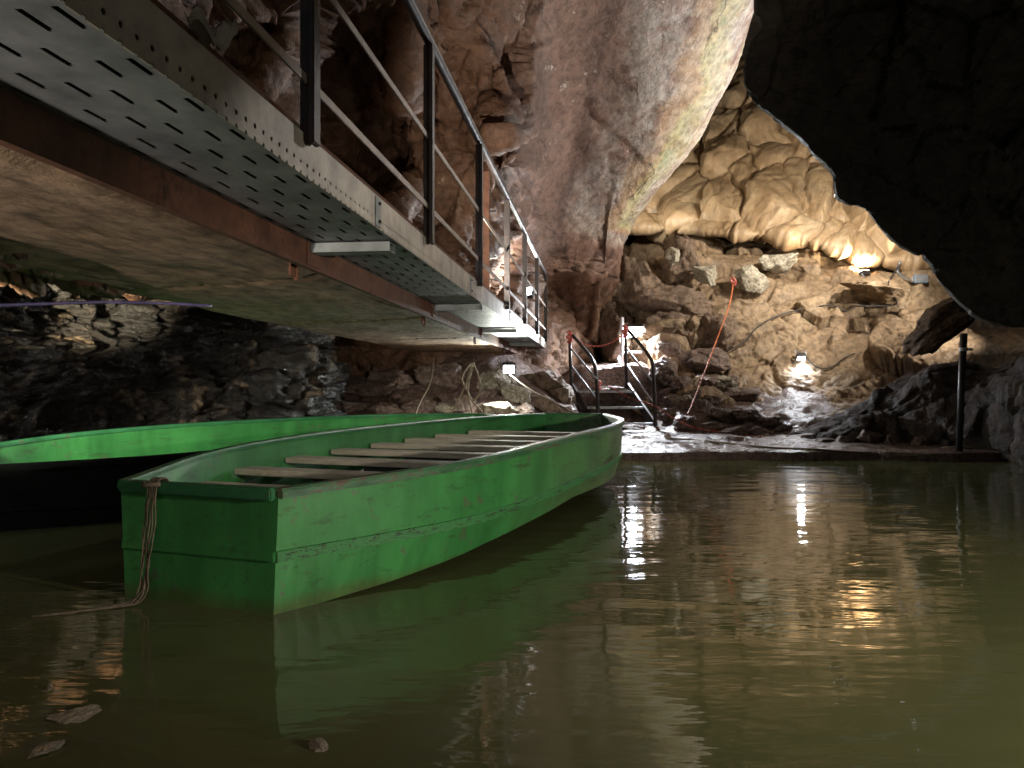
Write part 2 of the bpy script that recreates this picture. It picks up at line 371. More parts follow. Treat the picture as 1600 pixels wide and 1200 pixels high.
def f_flow(P):
    w = P + .30 * np.stack([pnoise(P * .8, 63), pnoise(P * .8, 64), pnoise(P * .8, 65)], 1) + .13 * np.stack([pnoise(P * 2.1, 66), pnoise(P * 2.1, 67), pnoise(P * 2.1, 68)], 1)
    ga = np.array([-.55, 0, -.835]); gb = np.array([.835, 0, -.55])      # scales hang down to the left
    A = w @ ga; Bq = w @ gb
    def scale(sa, sb, s):
        F1, F2, V, ID = worley(np.stack([A * sa, w[:, 1] * .25, Bq * sb], 1), s); e = np.clip(F2 - F1, 0, 1)
        h = hsh(ID[:, 0], ID[:, 1], ID[:, 2], s + 9)
        edge = np.clip(e / .45, 0, 1); edge = edge * edge * (3 - 2 * edge)
        return np.sqrt(np.clip(e / .7, 0, 1)) * (.5 + .3 * h) + edge * .8 * np.clip(V[:, 0] + .1, -.5, .5) - .10 * np.clip(1 - e / .07, 0, 1)
    rill = fbm(np.stack([Bq * 7, w[:, 1] * 2, A * .8], 1), 3, 77)
    return .36 * scale(.72, 1.5, 71) + .05 * scale(1.6, 3.0, 81) + .022 * rill + .008 * fbm(P * 4, 3, 90)
S = displace(S, f_flow)
fo = grid_mesh("flowstone", S, M_FLOW)
tag(fo, "ochre flowstone draped in overlapping rounded lobes above the brown back wall", "flowstone")

# back wall below the flowstone
rows = cols([
    [(930, 360, 18.5), (1000, 372, 18.3), (1060, 380, 17.6), (1130, 380, 17.0), (1220, 384, 16.8), (1310, 400, 16.6), (1400, 410, 16.4), (1480, 400, 16.4), (1600, 430, 16), (1750, 430, 16)],
    [(930, 400, 17.6), (1000, 420, 16.8), (1050, 400, 15.8), (1130, 408, 15.2), (1220, 402, 14.9), (1310, 424, 14.6), (1400, 442, 14.3), (1480, 425, 14.6), (1600, 470, 14), (1750, 480, 14)],
    [(930, 450, 16.4), (1000, 452, 15.6), (1050, 445, 14.8), (1130, 440, 14.5), (1220, 445, 14.2), (1310, 455, 14.0), (1400, 462, 13.7), (1480, 460, 13.9), (1600, 500, 13), (1750, 510, 13)],
    [(930, 500, 15.6), (1000, 490, 14.7), (1050, 490, 14.1), (1130, 490, 14.0), (1220, 495, 13.9), (1310, 500, 13.7), (1400, 500, 13.2), (1480, 500, 13.0), (1600, 540, 12.), (1750, 545, 12)],
    [(930, 540, 15.2), (1000, 535, 14.4), (1050, 535, 13.7), (1130, 540, 13.6), (1220, 545, 13.5), (1310, 550, 13.2), (1400, 545, 12.6), (1480, 540, 12.2), (1600, 580, 11.4), (1750, 590, 11)],
    [(930, 590, 14.8), (1000, 585, 14.0), (1050, 585, 13.2), (1130, 592, 13.1), (1220, 595, 12.9), (1310, 600, 12.5), (1400, 595, 11.9), (1480, 600, 11.5), (1600, 640, 10.8), (1750, 650, 10)],
    [(930, 650, 13.8), (1000, 640, 13.2), (1050, 640, 12.4), (1130, 645, 12.2), (1220, 650, 12.0), (1310, 655, 11.6), (1400, 655, 11.1), (1480, 660, 10.8), (1600, 700, 10), (1750, 700, 9.5)],
    [(930, 720, 13), (1000, 710, 12.4), (1050, 700, 11.6), (1130, 705, 11.3), (1220, 710, 11), (1310, 715, 10.6), (1400, 715, 10.2), (1480, 720, 10), (1600, 740, 9.5), (1750, 750, 9)],
])
S = loft(rows, 330, 430)
for d in [(1000, 440, 40, .02, 40), (1370, 455, 50, .035, 14), (1360, 480, 60, -.02, 10), (1060, 400, 16, -.05, 22), (1230, 425, 22, -.04, 16), (1075, 470, 60, .03, 22), (1040, 500, 40, .0, 20)]: S = dent(S, *d)
wcol = np.clip((1330 - proj(S)[0]) / 260, .38, 1).reshape(-1)
def f_back(P):
    w = P + .25 * np.stack([pnoise(P * 1.1, 103), pnoise(P * 1.1, 104), pnoise(P * 1.1, 105)], 1)
    w = np.stack([w[:, 0] + .4 * w[:, 2], w[:, 1], w[:, 2] - .25 * w[:, 0]], 1)
    return wcol * (.50 * facet(w * np.array([.75, .75, 1.2]), 111, 1.2, .75, .3) + .12 * facet(w * np.array([2.0, 2.0, 3.0]), 112, 1., .6, .4)) + .08 * fbm(w * np.array([1.1, 1.1, 1.8]), 4, 113) + .022 * fbm(P * 6, 4, 119, .6, True)
S = displace(S, f_back)
struct(grid_mesh("cave_back_wall", S, M_WALL))

# the unlit rock hanging in at the upper right, close to the camera
OUT = [(1225, -420), (1200, -220), (1186, -60), (1181, 10), (1188, 45), (1170, 75), (1160, 130), (1185, 160), (1228, 195), (1270, 235), (1300, 272), (1308, 312), (1352, 330), (1392, 372), (1448, 402), (1466, 428), (1492, 462), (1525, 492), (1570, 508), (1640, 512), (1760, 560), (1900, 700)]
cx, cy = 1900, -250
def ins(p, k, Y): return at(p[0] + (cx - p[0]) * k, p[1] + (cy - p[1]) * k, Y)
rows = [[ins(p, .22, 10.5) for p in OUT], [ins(p, .08, 8.0) for p in OUT], [ins(p, .02, 6.1) for p in OUT], [ins(p, .0, 5.56) for p in OUT], [ins(p, .03, 5.50) for p in OUT], [ins(p, .12, 5.42) for p in OUT], [ins(p, .3, 5.25) for p in OUT], [ins(p, .55, 4.9) for p in OUT], [ins(p, .85, 4.3) for p in OUT]]
S = loft(rows, 210, 330)
S = displace(S, lambda P: (.3 + .7 * np.clip((5.52 - P[:, 1]) / .15, 0, 1)) * (.10 * facet(P * 1.5, 205, 1.2, .5, .2) + .05 * facet(P * 3.8, 206, 1, .6, .3) + .05 * fbm(P * 2, 5, 209) + .02 * fbm(P * 9, 3, 219, .6, True)))
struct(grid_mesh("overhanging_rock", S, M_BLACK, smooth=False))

# dark ramp of rock low on the right
rows = cols([
    [(1180, 710, 12), (1240, 690, 12), (1300, 664, 12), (1370, 624, 12), (1440, 584, 11.8), (1500, 560, 11.5), (1545, 575, 11), (1590, 560, 10.5), (1650, 480, 10), (1750, 440, 9.5), (1900, 400, 9)],
    [(1185, 700, 10.9), (1240, 680, 10.9), (1300, 656, 10.8), (1370, 618, 10.6), (1440, 576, 10.3), (1500, 566, 10.0), (1545, 580, 9.6), (1588, 576, 8.9), (1640, 520, 8.6), (1750, 470, 8.4), (1900, 400, 8.2)],
    [(1200, 682, 10.6), (1250, 690, 10.6), (1310, 668, 10.5), (1380, 636, 10.2), (1440, 590, 9.9), (1500, 590, 9.6), (1550, 600, 9.2), (1600, 590, 8.4), (1660, 560, 8.2), (1750, 540, 8.0), (1900, 480, 7.8)],
    [(1215, 688, 10.4), (1262, 680, 10.4), (1320, 668, 10.2), (1390, 655, 10.0), (1450, 640, 9.7), (1505, 640, 9.4), (1555, 640, 9.0), (1610, 640, 8.1), (1680, 640, 7.9), (1760, 640, 7.7), (1900, 600, 7.5)],
    [(1230, 705, 10.2), (1275, 702, 10.2), (1330, 700, 10.0), (1400, 700, 9.8), (1460, 700, 9.5), (1510, 700, 9.2), (1560, 705, 8.8), (1620, 715, 7.9), (1690, 735, 7.7), (1770, 740, 7.5), (1900, 750, 7.3)],
    [(1230, 720, 10.2), (1275, 720, 10.2), (1330, 720, 10.0), (1400, 720, 9.8), (1460, 725, 9.5), (1510, 730, 9.2), (1560, 735, 8.8), (1620, 750, 7.9), (1690, 765, 7.7), (1770, 775, 7.5), (1900, 790, 7.3)],
])
S = loft(rows, 160, 280)
S = displace(S, lambda P: .10 * facet(P * np.array([.8, .8, 1.2]), 305, 1.2, .6, .2) + .05 * facet(P * 2.8, 306, 1, .6, .3) + .08 * fbm(P * 2.4, 5, 309))
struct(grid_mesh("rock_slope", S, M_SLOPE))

# far shell that closes the cave, open behind the camera like its mouth
n1, n2 = 90, 160
th = np.linspace(-.06, math.pi / 2, n1)[:, None]; ph = np.linspace(0, 2 * math.pi, n2)[None, :]
S = np.stack([17 * np.cos(th) * np.cos(ph), 9 + 18 * np.cos(th) * np.sin(ph), 10.5 * np.sin(th) + 0 * ph], 2)
S = displace(S, lambda P: .9 * fbm(P * .35, 5, 401) + .5 * facet(P * .5, 405, 1, .6, .2))
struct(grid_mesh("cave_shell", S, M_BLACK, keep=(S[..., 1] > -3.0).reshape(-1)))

# bank: mud shelf rising to rubble
gx = np.linspace(-9, 9.5, 420); gy = np.concatenate([np.linspace(7.2, 9.6, 150), np.linspace(9.65, 15.5, 130)])
GX, GY = np.meshgrid(gx, gy, indexing='ij'); P2 = np.stack([GX.ravel(), GY.ravel(), 0 * GX.ravel()], 1)
shore = np.interp(GX, [-9, -4, -1.2, .6, 1.3, 3, 5, 6.2, 9.5], [7.5, 9.4, 9.8, 9.1, 8.75, 8.8, 8.75, 8.6, 7.6]) + .26 * pnoise(P2 * 1.1, 500).reshape(GX.shape) + .07 * pnoise(P2 * 4.5, 505).reshape(GX.shape)
dd = GY - shore
zz = -.12 + .2 * np.clip((dd + .02) / .05, 0, 1) + .045 * np.clip(dd, 0, 3) + np.clip(dd - 2.2, 0, 9) * .32
left = np.clip((.9 - GX) / 1.2, 0, 1); zz += left * np.clip(dd - .25, 0, 3.2) * .33
stm = np.clip((GX - .95) / .25, 0, 1) * np.clip((2.55 - GX) / .25, 0, 1)
zz = zz * (1 - stm) + stm * (-.12 + .2 * np.clip((dd + .02) / .05, 0, 1) + .045 * np.clip(dd, 0, 3.6) + .95 * np.clip((GY - 12.75) / .35, 0, 1) + .1 * np.clip(GY - 13.1, 0, 3))
zz += (.035 * fbm(P2 * 2.2, 5, 511) + .05 * facet(P2 * 2.6 + 3.1, 512, .8, .5, .15) * np.clip(dd.ravel() - .6, 0, 1.2)).reshape(GX.shape) * np.clip(dd * 6, 0, 1)
S = np.stack([GX, GY, zz], 2)
struct(grid_mesh("bank", S, M_MUD))

# water
m, nt, p = new_mat("murky_water")
p.inputs["Base Color"].default_value = (.10, .106, .044, 1); p.inputs["Roughness"].default_value = .03; p.inputs["IOR"].default_value = 1.333
v = coords(nt, (1, 1, 1)); v1 = coords(nt, (2.0, 7.0, 1), (0, 0, .08)); v2 = coords(nt, (1, 2.2, 1), (0, 0, -.1))
bump(nt, p, [(noise(nt, v2, .8, 2, .5), .40, .03), (noise(nt, v1, 1.0, 3, .55, .4), .34, .010), (noise(nt, v1, 4, 2, .5), .10, .0025)])
bm = bmesh.new(); vs = [bm.verts.new(q) for q in ((-20, -8, 0), (20, -8, 0), (20, 12, 0), (-20, 12, 0))]; bm.faces.new(vs)
struct(obj("water", bm, m))

# ------------------------------------------------------------------ object materials
def boat_paint():
    m, nt, p = new_mat("weathered_green_paint"); v = coords(nt, (.5, 2, 2)); v0 = coords(nt)
    n1 = noise(nt, v0, 2.2, 6, .6); st = noise(nt, coords(nt, (1.2, 9, 12)), 1.6, 9, .75); n3 = noise(nt, v0, 28, 6, .7)
    col = ramp(nt, [(.35, (.030, .165, .042)), (.65, (.047, .235, .060))], n1)
    sep = nt.nodes.new("ShaderNodeSeparateXYZ"); tc = nt.nodes.new("ShaderNodeTexCoord"); nt.links.new(tc.outputs["Object"], sep.inputs[0])
    fwd = nt.nodes.new("ShaderNodeMapRange"); fwd.inputs["From Min"].default_value = 1.2; fwd.inputs["From Max"].default_value = 4.6; nt.links.new(sep.outputs[0], fwd.inputs[0])
    out = nt.nodes.new("ShaderNodeMapRange"); out.inputs["From Min"].default_value = .2; out.inputs["From Max"].default_value = -.2; nt.links.new(sep.outputs[1], out.inputs[0])
    w = mth(nt, 'MULTIPLY', mth(nt, 'MULTIPLY', fwd.outputs[0], out.outputs[0]), .85)
    dust = ramp(nt, [(.28, (.25, .25, .25)), (.55, (1, 1, 1))], noise(nt, v0, 3.5, 8, .7))
    col = mix(nt, col, (.21, .21, .13), mth(nt, 'MULTIPLY', mth(nt, 'MULTIPLY', dust, w), .9))
    sc = ramp(nt, [(.555, (0, 0, 0)), (.60, (1, 1, 1))], st)
    col = mix(nt, col, (.035, .04, .02), mth(nt, 'MULTIPLY', sc, mth(nt, 'ADD', mth(nt, 'MULTIPLY', w, .8), .45)))
    wl = nt.nodes.new("ShaderNodeMapRange"); wl.inputs["From Min"].default_value = .075; wl.inputs["From Max"].default_value = .02
    nt.links.new(mth(nt, 'ADD', sep.outputs[2], mth(nt, 'MULTIPLY', mth(nt, 'SUBTRACT', n1, .5), .10)), wl.inputs[0])
    col = mix(nt, col, (.075, .10, .028), mth(nt, 'MULTIPLY', wl.outputs[0], .75))
    chips = ramp(nt, [(.60, (0, 0, 0)), (.63, (1, 1, 1))], noise(nt, v0, 8, 9, .75)); col = mix(nt, col, (.10, .11, .07), mth(nt, 'MULTIPLY', chips, .8))
    col = mix(nt, col, ramp(nt, [(.36, (.6, .63, .58)), (.62, (1.14, 1.12, 1.1))], noise(nt, coords(nt, (1.5, 1.5, .35)), 3.0, 6, .65)), .8, 'MULTIPLY')
    nt.links.new(col, p.inputs["Base Color"]); p.inputs["Roughness"].default_value = .45
    bump(nt, p, [(noise(nt, coords(nt, (.6, 1, 1.2)), 1.6, 3, .5), .25, .02), (n1, .1, .02), (n3, .15, .003), (sc, -.2, .002)])
    return m
M_BOAT = boat_paint()
M_GUN = simple_mat("worn_gunwale", (.035, .13, .05), .45, 0, .4, 3, (.09, .07, .045), .5, .56, .4, (1, 6, 6))
M_GUNL = simple_mat("dark_green_gunwale", (.03, .14, .055), .3, 0, .3, 4, (.10, .08, .05), .58, .66, .3)
M_HULL_SHADE = simple_mat("shade_black_hull", (.005, .006, .005), .85, 0, .4, 5, (.010, .013, .009))  # near-black base stands in for shade on the far boat's outer side
M_HULL_SHADE.node_tree.nodes["Principled BSDF"].inputs["Specular IOR Level"].default_value = .12
M_STRIP = simple_mat("chipped_green_strip", (.042, .21, .056), .45, 0, .25, 5, (.02, .025, .015), .52, .56, .4, (1, 8, 14))
M_WOOD = simple_mat("grey_bench_wood", (.60, .53, .42), .65, 0, .3, 4, (.2, .15, .1), .54, .7, .4, (10, 1, 6))
M_GALV = simple_mat("galvanised_steel", (.20, .225, .23), .5, .45, .35, 5, (.16, .14, .12), .56, .7, .1)
M_RUST = simple_mat("rusty_steel", (.13, .055, .03), .8, .1, .45, 4, (.05, .025, .016), .5, .64, .4)
M_STEEL = simple_mat("dark_painted_steel", (.035, .028, .026), .45, .4, .3, 8, (.12, .06, .035), .56, .66, .2)
M_FLAT = simple_mat("worn_flat_bar", (.24, .2, .17), .5, .5, .3, 8, (.12, .06, .035), .56, .66, .2)
M_CONC = rock_mat("old_concrete", (.24, .165, .115), (.35, .25, .175), (.44, .32, .23), .8, (.7, .95), .35, stretch=(1.6, .7, 1), crack=0)
M_BLK = simple_mat("black_plastic", (.02, .02, .022), .4, 0, .3, 10)
M_GREYM = simple_mat("grey_metal", (.3, .31, .33), .45, .6, .2, 10)
M_ROPE = simple_mat("dirty_rope", (.13, .10, .068), .9, 0, .4, 40)
M_ROPER = simple_mat("red_rope", (.5, .07, .05), .8, 0, .4, 30, (.6, .5, .45), .52, .58)
M_ORANGE = simple_mat("orange_hose", (.6, .16, .06), .5, 0, .2, 10)
M_CABLE = simple_mat("black_cable", (.035, .03, .028), .5, 0, .3, 10)
M_WHITE = simple_mat("white_tape", (.65, .66, .7), .6, 0, .15, 12)
M_RAG = simple_mat("off_white_cloth", (.55, .5, .42), .9, 0, .2, 20, b=.5)
M_SCRAP = simple_mat('soggy_bark', (.30, .26, .19), .7, 0, .5, 30, (.1, .08, .05), .5, .6, .6)
M_BLUE = simple_mat("blue_grey_box", (.22, .28, .36), .5, 0, .2, 10)
M_PURP = simple_mat("violet_conduit", (.16, .13, .30), .4, 0, .2, 10)

def perforated(name, base, kind):
    m, nt, p = new_mat(name); v = coords(nt)
    n1 = noise(nt, v, 5, 8, .65); n2 = noise(nt, coords(nt, (3, .6, 1)), 4, 6, .7)
    col = ramp(nt, [(.35, tuple(c * .62 for c in base)), (.65, tuple(c * 1.3 for c in base))], n1)
    col = mix(nt, col, tuple(c * .6 + .12 for c in base), ramp(nt, [(.55, (0, 0, 0)), (.72, (.7, .7, .7))], n2))
    nt.links.new(col, p.inputs["Base Color"]); p.inputs["Metallic"].default_value = .3; p.inputs["Roughness"].default_value = .5
    tc = nt.nodes.new("ShaderNodeTexCoord"); s = nt.nodes.new("ShaderNodeSeparateXYZ"); nt.links.new(tc.outputs["Object"], s.inputs[0])
    x, y, z = s.outputs
    def inside(val, c, hw): return mth(nt, 'LESS_THAN', mth(nt, 'ABSOLUTE', mth(nt, 'SUBTRACT', val, c)), hw)
    if kind == 'slots':                                     # staggered slots along the walkway, five lanes across
        u = mth(nt, 'DIVIDE', mth(nt, 'ADD', x, 1.44), .075); lane = mth(nt, 'FLOOR', u); fx = mth(nt, 'FRACT', u)
        wob = mth(nt, 'FRACT', mth(nt, 'MULTIPLY', mth(nt, 'SINE', mth(nt, 'MULTIPLY', lane, 12.9)), 43.7))
        q = mth(nt, 'ADD', mth(nt, 'DIVIDE', y, .23), wob); fy = mth(nt, 'FRACT', q)
        hole = mth(nt, 'MULTIPLY', inside(fx, .5, .10), inside(fy, .5, .20))
    else:                                                   # one row of round holes and a notch row at the lower edge
        fy = mth(nt, 'FRACT', mth(nt, 'DIVIDE', y, .056))
        dy = mth(nt, 'MULTIPLY', mth(nt, 'SUBTRACT', fy, .5), .056)
        def disc(zc, r):
            dz = mth(nt, 'SUBTRACT', z, zc); return mth(nt, 'LESS_THAN', mth(nt, 'ADD', mth(nt, 'MULTIPLY', dy, dy), mth(nt, 'MULTIPLY', dz, dz)), r * r)
        hole = mth(nt, 'MAXIMUM', disc(CH + .755, .0075), disc(CH + .80, .0065) if False else disc(CH + .716, .008))
    tr = nt.nodes.new("ShaderNodeBsdfTransparent"); mx = nt.nodes.new("ShaderNodeMixShader"); out = nt.nodes["Material Output"]
    nt.links.new(hole, mx.inputs[0]); nt.links.new(p.outputs[0], mx.inputs[1]); nt.links.new(tr.outputs[0], mx.inputs[2]); nt.links.new(mx.outputs[0], out.inputs[0])
    bump(nt, p, [(n1, .12, .01)])
    return m
M_SLOT = perforated("slotted_galvanised_tray", (.175, .19, .205), 'slots')
M_HOLE = perforated("perforated_fascia", (.34, .31, .26), 'holes')

# ------------------------------------------------------------------ boats
BB = [.369, .715, .809, .822, .804, .667, .315]; SH = [.436, .506, .531, .554]; BL = 5.087
def kint(t, ks):
    return float(cr(np.array(ks, float).reshape(-1, 1), np.array([t * (len(ks) - 1)]))[0, 0])
def station(t):
    b = kint(t, BB); zr = kint(t, SH)
    zb = float(np.interp(t, [0, .1, .22, .47, .8, 1], [-.01, .02, .075, .125, .10, .13]))
    zc = float(np.interp(t, [0, .2, .5, .8, 1], [.205, .215, .24, .27, .29]))
    return b, zr, zc, zb
def add_boat(label, loc, rotz, benches=8, heel=0.0, outside=None):
    root = thing("rowing_boat", label, "boat", loc, rotz, "green boats moored below the walkway")
    root.rotation_euler[0] = heel
    nT = 60; ts = [i / nT for i in range(nT + 1)]
    def skin(off, zoff, flip):
        bm = bmesh.new(); rings = []
        for t in ts:
            b, zr, zc, zb = station(t); x = t * BL + (off if t < .5 else -off) * (1 - min(1, min(t, 1 - t) * 60))
            hb = b - off; fl = .022 + .04 * min(1, t * 8); prof = [(hb, zr), (hb - .005, (zr + zc) / 2), (hb - .012, zc), (hb - fl, zb + zoff), (0, zb - .10 + zoff * 1.5), (-hb + fl, zb + zoff), (-hb + .012, zc), (-hb + .005, (zr + zc) / 2), (-hb, zr)]
            rings.append([bm.verts.new((x, y, z)) for y, z in prof])
        for a, c in zip(rings, rings[1:]):
            for k in range(8): bm.faces.new((a[k], a[k + 1], c[k + 1], c[k]))
        bm.faces.new(rings[0]); bm.faces.new(rings[-1][::-1]); return bm
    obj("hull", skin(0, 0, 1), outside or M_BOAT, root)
    obj("inner_lining", skin(.028, .03, -1), M_BOAT, root)
    # gunwale: one strip per side plus the two transom caps
    for sd, mt in ((-1, M_GUN), (1, M_GUNL)):
        bm = bmesh.new(); pr = None
        for t in ts:
            b, zr, zc, zb = station(t); x = t * BL
            sec = [bm.verts.new((x, sd * (b + dy), zr + dz)) for dy, dz in ((.018, -.022), (.018, .004), (.012, .014), (-.030, .014), (-.036, .004), (-.036, -.012))]
            if pr:
                for k in range(6): bm.faces.new((pr[k], pr[(k + 1) % 6], sec[(k + 1) % 6], sec[k]))
            else: bm.faces.new(sec)
            pr = sec
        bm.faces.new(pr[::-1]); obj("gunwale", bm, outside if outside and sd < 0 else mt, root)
    for t, sx in ((0, -1), (1, 1)):
        b, zr, zc, zb = station(t); bm = bmesh.new(); box(bm, (t * BL + sx * .002, 0, zr - .007), (.050, 2 * b - .03, .046)); obj("transom_cap", bm, M_GUNL, root, bev=.006)
    # rub strip along the chine on both sides and round the stern
    for sd in (-1, 1):
        bm = bmesh.new(); pr = None
        for t in ts:
            b, zr, zc, zb = station(t); x = t * BL
            sec = [bm.verts.new((x, sd * (b - .012 + dy), zc + dz)) for dy, dz in ((.001, .022), (.009, .019), (.009, -.019), (-.004, -.022))]
            if pr:
                for k in range(4): bm.faces.new((pr[k], pr[(k + 1) % 4], sec[(k + 1) % 4], sec[k]))
            else: bm.faces.new(sec)
            pr = sec
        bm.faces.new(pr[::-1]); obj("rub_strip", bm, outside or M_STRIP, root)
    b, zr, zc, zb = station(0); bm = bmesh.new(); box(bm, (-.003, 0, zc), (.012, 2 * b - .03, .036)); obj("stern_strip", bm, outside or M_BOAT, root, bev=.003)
    # benches
    for k in range(benches):
        x = .62 + k * .49; t = x / BL; b, zr, zc, zb = station(t); bm = bmesh.new()
        box(bm, (x, R.uniform(-.01, .01), zr - .12), (.155, 2 * b - .10, .032), Matrix.Rotation(R.uniform(-.02, .02), 3, 'Z')); obj("bench", bm, M_WOOD, root, bev=.004)
        bm = bmesh.new(); box(bm, (x, 0, (zr - .12 + zb) / 2), (.05, .5, zr - .14 - zb + .05)); obj("bench_support", bm, M_BLK, root)
    return root
def boat_at(x, y, head): return (x, y, 0), math.pi / 2 - head
l, r = boat_at(-1.173, 2.857, .359)
boat1 = add_boat("green wooden boat in front, its blunt stern and eight slat benches in view", l, r)
l, r = boat_at(-3.257, 4.485, .643); l = (l[0], l[1], -.05)
boat2 = add_boat("green boat behind the nearer one, bright green inside, outside coloured black for shade, far left", l, r, 0, .054, M_HULL_SHADE)

# rope hanging from the near boat's stern
bw = boat1.matrix_basis
def B(x, y, z): return Matrix.Translation(boat1.location) @ Matrix.Rotation(boat1.rotation_euler.z, 4, 'Z') @ Vector((x, y, z))
bm = bmesh.new()
for kk in range(7):
    dy = .007 * kk; y0 = .15 + dy; tail = R.uniform(.0, .12) if kk < 5 else .22; j_ = lambda a: R.uniform(-a, a)
    pts = [B(.035, y0, .40), B(.012, y0, .462), B(-.030, y0, .458), B(-.040, y0 + j_(.004), .41)]
    for z in (.36, .31, .26, .21, .16, .11, .06): pts.append(B(-.040 - (.45 - z) * .07 + j_(.004), y0 + (.4 - z) * .05 + j_(.007), z))
    pts += [B(-.085 + j_(.01), y0 + .04, .012), B(-.10 - tail * .6, y0 + .07 + tail * .3, .006), B(-.11 - tail, y0 + .10 + tail * .6, .005)]
    tube(bm, curve(pts, 4), .0027, 6)
tube(bm, curve([B(-.030, .14, .446), B(-.05, .17, .445), B(-.05, .20, .442), B(-.028, .22, .446)], 5), .009, 6)
tag(obj("mooring_rope", bm, M_ROPE, smooth=True), "frayed brown rope looped over the near boat's stern, trailing into the water", "rope")

# ------------------------------------------------------------------ walkway
ang = math.atan(.119); ca = math.cos(ang)
walk = thing("walkway_bridge", "steel walkway with slotted underside, dark railing and concrete slab along the left wall", "walkway", (0, 0, 0), -ang)
W0, W1 = -1.6, 17.4
H = lambda h: CH + h
XO = -1.0 * ca; XB = -1.44 * ca; XS = -3.05 * ca
bm = bmesh.new(); box(bm, ((XO + XB) / 2, (W0 + W1) / 2, H(.724)), (XO - XB - .006, W1 - W0, .004)); obj("slotted_tray", bm, M_SLOT, walk)
bm = bmesh.new(); box(bm, ((XO + XB) / 2, (W0 + W1) / 2, H(.82)), (XO - XB - .02, W1 - W0, .02)); obj("deck", bm, M_RUST, walk)
bm = bmesh.new(); box(bm, (XO, (W0 + W1) / 2, H(.785)), (.004, W1 - W0, .142)); obj("fascia", bm, M_HOLE, walk)
bm = bmesh.new(); box(bm, (XO - .022, (W0 + W1) / 2, H(.858)), (.04, W1 - W0, .004)); obj("fascia_lip", bm, M_GALV, walk)
bm = bmesh.new(); box(bm, (XB - .006, (W0 + W1) / 2, H(.665)), (.012, W1 - W0, .135)); box(bm, (XB - .022, (W0 + W1) / 2, H(.604)), (.03, W1 - W0, .010)); obj("main_beam", bm, M_RUST, walk)
# concrete slab with a slightly uneven soffit
nx, ny = 60, 260
gx = np.linspace(XB - .03, XS, nx); gy = np.linspace(W0, W1, ny); GX, GY = np.meshgrid(gx, gy, indexing='ij')
q = np.stack([GX.ravel() * 1.2, GY.ravel() * .8, 0 * GX.ravel()], 1)
zz = H(.612) + (.016 * fbm(q * 1.5, 4, 601)).reshape(GX.shape) + .012 * (np.abs(((GY + .3 * GX) % 2.4) - 1.2) < .04)
zz += .05 * np.clip(1 - np.abs(gx - XB) / .16, 0, 1)[:, None]
u = np.linspace(0, 1, nx)[:, None]
top = np.stack([GX, GY, 0 * GX + H(.80)], 2); bot = np.stack([GX, GY, zz], 2)
Sl = np.concatenate([top[:1], bot, top[-1:]], 0)
grid_mesh("slab", Sl, M_CONC, walk, smooth=False)
# brackets and hangers
for Y in (3.66, 6.4, 9.0, 11.6, 14.2):
    bm = bmesh.new(); x0, x1 = XB + .012, XO - .03
    box(bm, ((x0 + x1) / 2, Y, H(.712)), (x1 - x0, .10, .006)); box(bm, ((x0 + x1) / 2, Y - .048, H(.690)), (x1 - x0, .005, .040)); box(bm, ((x0 + x1) / 2, Y + .048, H(.690)), (x1 - x0, .005, .040)); box(bm, ((x0 + x1) / 2, Y, H(.672)), (x1 - x0, .10, .004))
    obj("bracket", bm, M_GALV, walk)
    bm = bmesh.new(); box(bm, (XB + .004, Y, H(.665)), (.010, .16, .11)); box(bm, (XB - .085, Y - .05, H(.60)), (.012, .05, .09)); tube(bm, [(XB - .085, Y, H(.54)), (XB - .085, Y, H(.66))], .012); obj("hanger", bm, M_RUST, walk)
# railing
ys = [2.46 / ca + 1.77 * k for k in range(-2, 8)]
XP = XO + .012
for y in ys:
    bm = bmesh.new(); box(bm, (XP + .02, y, H(1.38)), (.022, .062, 1.12)); box(bm, (XP - .008, y, H(1.38)), (.034, .03, 1.12)); obj("post", bm, M_STEEL, walk, bev=.004)
bm = bmesh.new(); tube(bm, [(XP + .005, y, H(1.965)) for y in np.linspace(W0, ys[-1], 12)], .029, 12); obj("handrail", bm, M_STEEL, walk, smooth=True)
for h in (1.42, 1.03):
    bm = bmesh.new(); box(bm, (XP + .001, (W0 + ys[-1]) / 2, H(h)), (.008, ys[-1] - W0, .034)); obj("mid_rail", bm, M_FLAT, walk, bev=.002)
bm = bmesh.new(); tube(bm, [(XO - .06, y, H(.905)) for y in np.linspace(W0, W1 - 1, 12)], .016, 8); obj("toe_rail", bm, M_RUST, walk, smooth=True)
for y in np.arange(0.6, 15, .9):
    bm = bmesh.new(); box(bm, (XO - .06, y, H(.875)), (.012, .02, .05)); obj("toe_rail_stub", bm, M_RUST, walk)
for y in np.arange(.9, 17, 2.4):
    bm = bmesh.new(); box(bm, (XO + .004, y, H(.785)), (.005, .07, .128)); obj("splice_plate", bm, M_GALV, walk, bev=.001)
    for dz in (-.04, .04):
        bm = bmesh.new(); tube(bm, [(XO + .004, y + .018, H(.785 + dz)), (XO + .014, y + .018, H(.785 + dz))], .008, 6); obj("bolt", bm, M_STEEL, walk)
bm = bmesh.new(); yy = 8.7; box(bm, (XB + .1, yy, H(1.66)), (.07, .05, 1.66)); obj("rusty_upright", bm, M_RUST, walk)
for k in range(5):
    bm = bmesh.new(); box(bm, (XB + .1 + .07, yy, H(1.0 + k * .26)), (.09, .02, .02)); obj("rung", bm, M_BLK, walk)
bm = bmesh.new(); box(bm, (XO - .16, W1 - .1, H(.36)), (.32, .3, .70)); obj("end_pillar", bm, M_CONC, walk, bev=.01)
